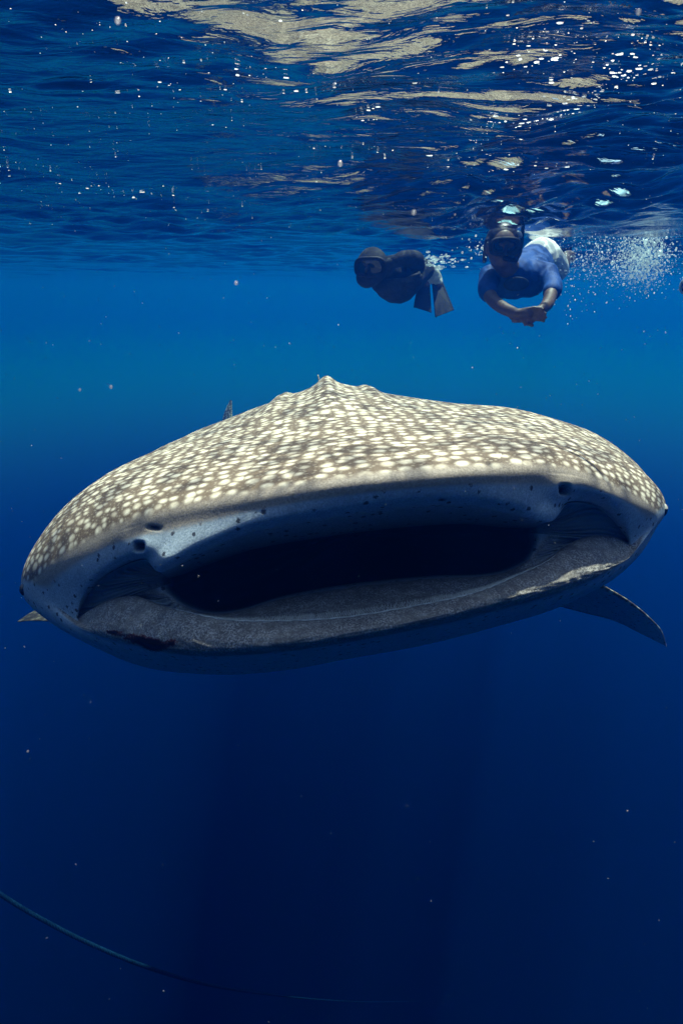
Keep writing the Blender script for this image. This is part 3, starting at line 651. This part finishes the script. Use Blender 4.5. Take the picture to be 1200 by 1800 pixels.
# one arm along the surface, the other folded under the chest
armA = [(at(722, 464, 3.72), 0.056), (at(730, 458, 3.62), 0.050), (at(722, 454, 3.50), 0.042), (at(706, 455, 3.44), 0.038), (at(694, 460, 3.42), 0.028)]
armB = [(at(666, 484, 3.58), 0.056), (at(668, 498, 3.52), 0.048), (at(680, 504, 3.48), 0.042), (at(696, 502, 3.46), 0.036), (at(706, 499, 3.46), 0.028)]
B.limb(armA); B.limb(armB)
hand(B, armA[-1][0], at(684, 466, 3.42), Vector((0, -0.3, 1)), Vector((0, 1, 0)), curl=0.6)
hand(B, armB[-1][0], at(718, 496, 3.47), Vector((0, -0.3, 1)), Vector((0, 1, 0)), curl=0.6)
k1, a1 = at(738, 478, 4.55), at(749, 488, 4.66)
k2, a2 = at(752, 476, 4.6), at(766, 490, 4.72)
B.limb([(at(718, 486, 4.3), 0.095), (at(730, 482, 4.45), 0.075), (k1, 0.062), (a1, 0.042)])
B.limb([(at(730, 478, 4.3), 0.095), (at(744, 474, 4.45), 0.075), (k2, 0.060), (a2, 0.042)])
B.limb([(a1, 0.042), (at(747, 500, 4.64), 0.036)]); B.limb([(a2, 0.042), (at(770, 502, 4.70), 0.036)])
p2 = link('person', B.mesh('person', 0.006, 3), M_sk, label='swimmer in a dark wetsuit hanging just under the surface, fins pointing down', cat='person')
S = Blob()
S.limb([(h2 + Vector((0.02, 0.03, -0.04)), 0.07), (at(684, 478, 3.6), 0.084)])
S.limb([(at(668, 482, 3.60), 0.083), (at(690, 486, 3.66), 0.138), (at(722, 466, 3.72), 0.094)])
S.limb([(at(690, 492, 3.66), 0.130), (at(700, 494, 3.85), 0.145), (at(714, 486, 4.10), 0.13), (at(724, 480, 4.3), 0.13)])
for arm in (armA, armB): S.limb([(p, r + 0.008) for p, r in arm])
S.limb([(at(718, 486, 4.3), 0.105), (at(730, 482, 4.45), 0.085), (k1, 0.072)]); S.limb([(at(730, 478, 4.3), 0.105), (at(744, 474, 4.45), 0.084)])
link('wetsuit', S.mesh('wetsuit', 0.008, 3), M_neo, parent=p2, label='black wetsuit')
S = Blob()
hand(S, armA[-1][0], at(684, 466, 3.42), Vector((0, -0.3, 1)), Vector((0, 1, 0)), 0.003, 0.6)
hand(S, armB[-1][0], at(718, 496, 3.47), Vector((0, -0.3, 1)), Vector((0, 1, 0)), 0.003, 0.6)
link('gloves', S.mesh('gloves', 0.005, 1), M_neo, parent=p2, label='black gloves')
S = Blob(); S.ball(h2 + Vector((0.004, 0.008, 0.004)), 0.098, 0.112, 0.112); S.ball(h2 + Vector((-0.028, -0.03, -0.055)), 0.068, 0.072, 0.062)
link('hood', S.mesh('hood', 0.006, 2), M_neo, parent=p2, label='black neoprene hood')
mk = mask_frame(h2 + Vector((-0.02, -0.118, 0.0)), 0.082, 0.046, R(-12), p2)
S = Blob(); S.ball(at(757, 488, 4.66), 0.075, 0.06, 0.05); S.limb([(k2, 0.066), (at(760, 482, 4.66), 0.06), (a2, 0.052), (at(769, 497, 4.70), 0.042)])
S.limb([(a1, 0.05), (at(748, 496, 4.65), 0.042)])
link('sock', S.mesh('sock', 0.006, 2), M_sock, parent=p2, label='pale socks above the fins')
swim_fin(at(737, 492, 4.62), at(753, 494, 4.64), at(728, 540, 4.55), at(757, 549, 4.58), Vector((0, 0.014, 0.0)), p2, label='dark swim fin hanging down')
swim_fin(at(761, 497, 4.68), at(775, 493, 4.70), at(766, 557, 4.60), at(797, 545, 4.62), Vector((0, 0.014, 0.0)), p2, label='dark swim fin hanging down, the lower one')

# ------------------------------------------------------------------ rope drifting below
ctrl = np.array([at(-60, 1530, 3.0), at(0, 1572, 3.05), at(60, 1609, 3.1), at(150, 1656, 3.2), at(250, 1698, 3.4), at(350, 1728, 3.8), at(450, 1746, 4.4), at(550, 1757, 5.4), at(650, 1762, 6.8), at(760, 1760, 8.8)])
tt = np.linspace(0, len(ctrl) - 1, 900); path = cr(ctrl, tt, False)
tg = np.gradient(path, axis=0); tg /= np.linalg.norm(tg, axis=1)[:, None]
aa = np.cross(tg, (0, 0, 1.0)); aa /= np.linalg.norm(aa, axis=1)[:, None]; bb = np.cross(tg, aa)
al = np.concatenate([[0], np.cumsum(np.linalg.norm(np.diff(path, axis=0), axis=1))])
rv, rf = [], []; nb = 0
for k in range(3):
    ph = al / 0.06 * 2 * math.pi + k * 2.094
    tap = np.clip((1 - np.linspace(0, 1, 900)) * 2.2, 0.03, 1.0)
    Vt, Ft = tube(path + 0.0055 * tap[:, None] * (aa * np.cos(ph)[:, None] + bb * np.sin(ph)[:, None]), 0.0062 * tap, 6)
    rv.append(Vt); rf.append(Ft + nb); nb += len(Vt)
link('rope', mesh_np('rope', np.vstack(rv), np.vstack(rf)), simple('pale_rope', (0.004, 0.018, 0.045), 0.9, 0.0, 0.6, 140), label='thin pale rope curving through the dark water below the shark', cat='rope')

# ------------------------------------------------------------------ bubbles, foam, drifting specks
ico = bmesh.new(); bmesh.ops.create_icosphere(ico, subdivisions=1, radius=1.0)
IV = np.array([tuple(q.co) for q in ico.verts]); IF = np.array([[q.index for q in f.verts] for f in ico.faces]); ico.free()
ico = bmesh.new(); bmesh.ops.create_icosphere(ico, subdivisions=2, radius=1.0)
IV2 = np.array([tuple(q.co) for q in ico.verts]); IF2 = np.array([[q.index for q in f.verts] for f in ico.faces]); ico.free()
def balls(P, rad, sc=None, hi=False):
    iv, iff = (IV2, IF2) if hi else (IV, IF)
    P = np.asarray(P); rad = np.asarray(rad); n = len(P)
    sc = np.ones((n, 3)) if sc is None else np.asarray(sc)
    Vb = P[:, None] + iv[None] * rad[:, None, None] * sc[:, None]
    Fb = iff[None] + (np.arange(n) * len(iv))[:, None, None]
    return Vb.reshape(-1, 3), Fb.reshape(-1, 3)
def airy(name, col, clear):
    t = NT(name)
    df = t.n('ShaderNodeBsdfDiffuse', {'Color': col + (1,)}).outputs[0]; tl = t.n('ShaderNodeBsdfTranslucent', {'Color': col + (1,)}).outputs[0]
    gl = t.n('ShaderNodeBsdfGlossy', {'Color': (0.95, 0.97, 1.0, 1), 'Roughness': 0.25}).outputs[0]; tp = t.n('ShaderNodeBsdfTransparent').outputs[0]
    m1 = t.n('ShaderNodeMixShader', {0: 0.85, 1: df, 2: tl}).outputs[0]; m2 = t.n('ShaderNodeMixShader', {0: 0.25, 1: m1, 2: gl}).outputs[0]
    lw = t.n('ShaderNodeLayerWeight', {'Blend': 0.35}).outputs['Facing']
    f = t.ss(lw, 0.0, 1.0, 1.0 - clear, 0.95)
    return t.surf(t.n('ShaderNodeMixShader', {0: f, 1: tp, 2: m2}).outputs[0])
M_bub = airy('air_bubble', (0.86, 0.95, 0.97), 0.5)
M_fleck = airy('plankton', (0.85, 0.83, 0.78), 0.45)
M_foam = airy('sea_foam', (0.92, 0.95, 0.95), 0.2)
def cloud(n, c, sd, zmax=None):
    p = rng.normal(0, 1, (n, 3)) * np.array(sd) + np.array(c)
    return p
parts, rads = [], []
q = cloud(2600, at(1130, 458, 4.3), (0.085, 0.12, 0.10)); parts.append(q); rads.append(rng.lognormal(math.log(0.0024), 0.6, len(q)))
q = cloud(1800, at(1085, 452, 4.3), (0.26, 0.22, 0.09)); parts.append(q); rads.append(rng.lognormal(math.log(0.0019), 0.6, len(q)))
q = cloud(260, at(1010, 480, 3.9), (0.12, 0.2, 0.14)); parts.append(q); rads.append(rng.lognormal(math.log(0.0026), 0.4, len(q)))
q = cloud(60, at(845, 435, 3.2), (0.06, 0.08, 0.03)); parts.append(q); rads.append(rng.lognormal(math.log(0.003), 0.4, len(q)))
P = np.vstack(parts); rad = np.concatenate(rads); h = wave(P[:, 0], P[:, 1], np.full(len(P), 0.05)); P[:, 2] = np.minimum(P[:, 2], h - rad - np.abs(rng.normal(0, 0.02, len(P))))
link('bubbles', mesh_np('bubbles', *balls(P, rad)), M_bub, label='cloud of white bubbles trailing behind the swimmer in blue', kind='stuff')
q = cloud(150, at(765, 458, 4.2), (0.09, 0.1, 0.022)); rad = rng.lognormal(math.log(0.006), 0.5, len(q)); h = wave(q[:, 0], q[:, 1], np.full(len(q), 0.05)); q[:, 2] = np.minimum(q[:, 2], h - rad * .5)
link('bubbles', mesh_np('bubbles', *balls(q, rad, np.c_[np.full(len(q), 1.6), np.full(len(q), 1.6), np.full(len(q), .6)])), M_bub, label='white foam behind the swimmer in the dark wetsuit', kind='stuff')
# foam flecks and small bubbles lying against the surface
n = 1900
ys = 0.75 * np.exp(rng.uniform(0, 1.75, n)); xs = rng.uniform(-0.75, 0.75, n) * ys
clump = np.sin(xs * 5.1 + 1.7 * np.sin(ys * 3)) * np.sin(ys * 4.3 + xs * 2)
keep = rng.uniform(-1.0, 1.0, n) < clump + 0.15; xs, ys = xs[keep], ys[keep]
rad = rng.lognormal(math.log(0.00055), 0.6, len(xs)); rad = np.minimum(rad, 0.003)
sc = np.c_[rng.uniform(0.9, 2.2, len(xs)), rng.uniform(0.9, 1.8, len(xs)), np.full(len(xs), 0.7)]
zs = wave(xs, ys, 0.0055 + 0.009 * np.maximum(0.0, ys - 1.9)) + rad * 0.1
fx_, fy_, fr_ = [], [], []
streak = [(860 + 290 * k + random.gauss(0, 6), 240 - 150 * k + random.gauss(0, 8), 9, 10) for k in np.linspace(0, 1, 16)] + [(1000 + 110 * k, 180 - 20 * k * k - 75 * k, 12, 8) for k in np.linspace(0, 1, 8)]
for (a, b_, wd, nn_) in (*streak, (945, 97, 26, 40), (985, 62, 40, 40), (1130, 113, 30, 26), (835, 292, 45, 34), (975, 286, 30, 18), (655, 212, 12, 12), (657, 196, 12, 10), (728, 142, 10, 8), (18, 303, 14, 10),
        (1050, 118, 60, 40), (890, 195, 40, 34), (1000, 165, 60, 50), (300, 150, 60, 22), (90, 320, 60, 26), (235, 338, 40, 18), (355, 355, 40, 18), (690, 272, 60, 26), (1135, 330, 14, 8), (410, 110, 40, 16), (1110, 65, 50, 40), (560, 152, 30, 10)):
    p = at(a, b_, 1.0) - Vector((0, 0, CAM_Z)); kk = -CAM_Z / p.z if p.z > 0.02 else 4.0; cx_, cy_ = p.x * kk, p.y * kk      # where that place lies on the mean surface
    s_ = wd / 1000 * cy_
    nn_ = int(nn_ * 0.6); fx_.append(rng.normal(cx_, s_, nn_)); fy_.append(rng.normal(cy_, s_ * 0.7, nn_)); fr_.append(np.minimum(rng.lognormal(math.log(0.0008), 0.7, nn_), 0.0026) * cy_ ** 0.5)
fx_, fy_, fr_ = map(np.concatenate, (fx_, fy_, fr_))
xs = np.concatenate([xs, fx_]); ys = np.concatenate([ys, fy_]); rad = np.concatenate([rad, fr_])
sc = np.vstack([sc, np.c_[rng.uniform(1.2, 3.8, len(fx_)), rng.uniform(0.9, 2.2, len(fx_)), np.full(len(fx_), 0.6)]])
zs = wave(xs, ys, 0.0055 + 0.009 * np.maximum(0.0, ys - 1.9)) + rad * 0.1
Vb, Fb = balls(np.c_[xs, ys, zs], rad, sc)
low = np.tile(np.array([IV[f][:, 2].mean() < 0.12 for f in IF]), len(xs))              # domes of froth open against the surface
link('foam', mesh_np('foam', Vb, Fb[low]), M_foam, label='white foam flecks and tiny bubbles under the surface', kind='stuff')
# specks drifting in the open water
n = 1500
dd = 0.45 + 4.0 * rng.uniform(0, 1, n) ** 1.3; uu = rng.uniform(-100, 1300, n); vv = rng.uniform(350, 1850, n)
P = np.array([at(a, b_, c_) for a, b_, c_ in zip(uu, vv, dd)]); rad = rng.lognormal(math.log(0.00036), 0.55, n) * np.where(vv > 1150, 0.6, 1.0) * (0.5 + 0.35 * dd)
keep = P[:, 2] < -0.12; P, rad = P[keep], rad[keep]
link('plankton', mesh_np('plankton', *balls(P, rad)), M_fleck, label='pale specks of plankton drifting in the water', kind='stuff')
for i, (a, b_, c_, rd, lb) in enumerate(((207, 35, 0.30, 0.0013, 'blurred pale speck drifting close to the lens at upper left'), (598, 287, 0.42, 0.0016, 'small pinkish speck drifting above the shark below the tan reflection'),
        (727, 373, 0.32, 0.0010, 'blurred pale speck drifting above the dark swimmer'), (415, 497, 0.42, 0.0011, 'blurred pale speck drifting left of the dark swimmer'),
        (1122, 20, 0.34, 0.0013, 'blurred pale speck drifting at the upper right corner'), (195, 680, 0.45, 0.0011, 'blurred pale speck drifting above the left of the shark'))):
    Vb, Fb = balls([at(a, b_, c_)], [rd], [[1, 1, 1.15]], True); Vb = Vb + rng.normal(0, rd * 0.06, Vb.shape)
    link('drifting_speck', mesh_np('drifting_speck', Vb, Fb), M_fleck, label=lb, cat='speck', group='specks drifting near the lens')

# ------------------------------------------------------------------ round glass port of something just coming into view
pc = at(1209, 502, 4.1)
root = bpy.data.objects.new('round_port', None); COL.objects.link(root); root.location = pc
root['label'] = 'round dark glass with pale rim, cut off at the right edge'; root['category'] = 'port'
ang = np.linspace(0, 2 * math.pi, 41)
Vt, Ft = tube(np.c_[0.056 * np.cos(ang), 0.012 * np.cos(ang * 0), 0.056 * np.sin(ang)] - np.array([0, 0.012, 0]), 0.008, 10)
link('rim', mesh_np('rim', Vt, Ft), simple('pale_rim', (0.55, 0.62, 0.60), 0.4, 0.3, 0.2, 60), parent=root)
bm = bmesh.new(); bmesh.ops.create_uvsphere(bm, u_segments=32, v_segments=16, radius=0.054); bmesh.ops.scale(bm, vec=(1, 0.45, 1), verts=bm.verts)
me = bpy.data.meshes.new('glass'); bm.to_mesh(me); bm.free(); link('glass', me, M_lens, parent=root)
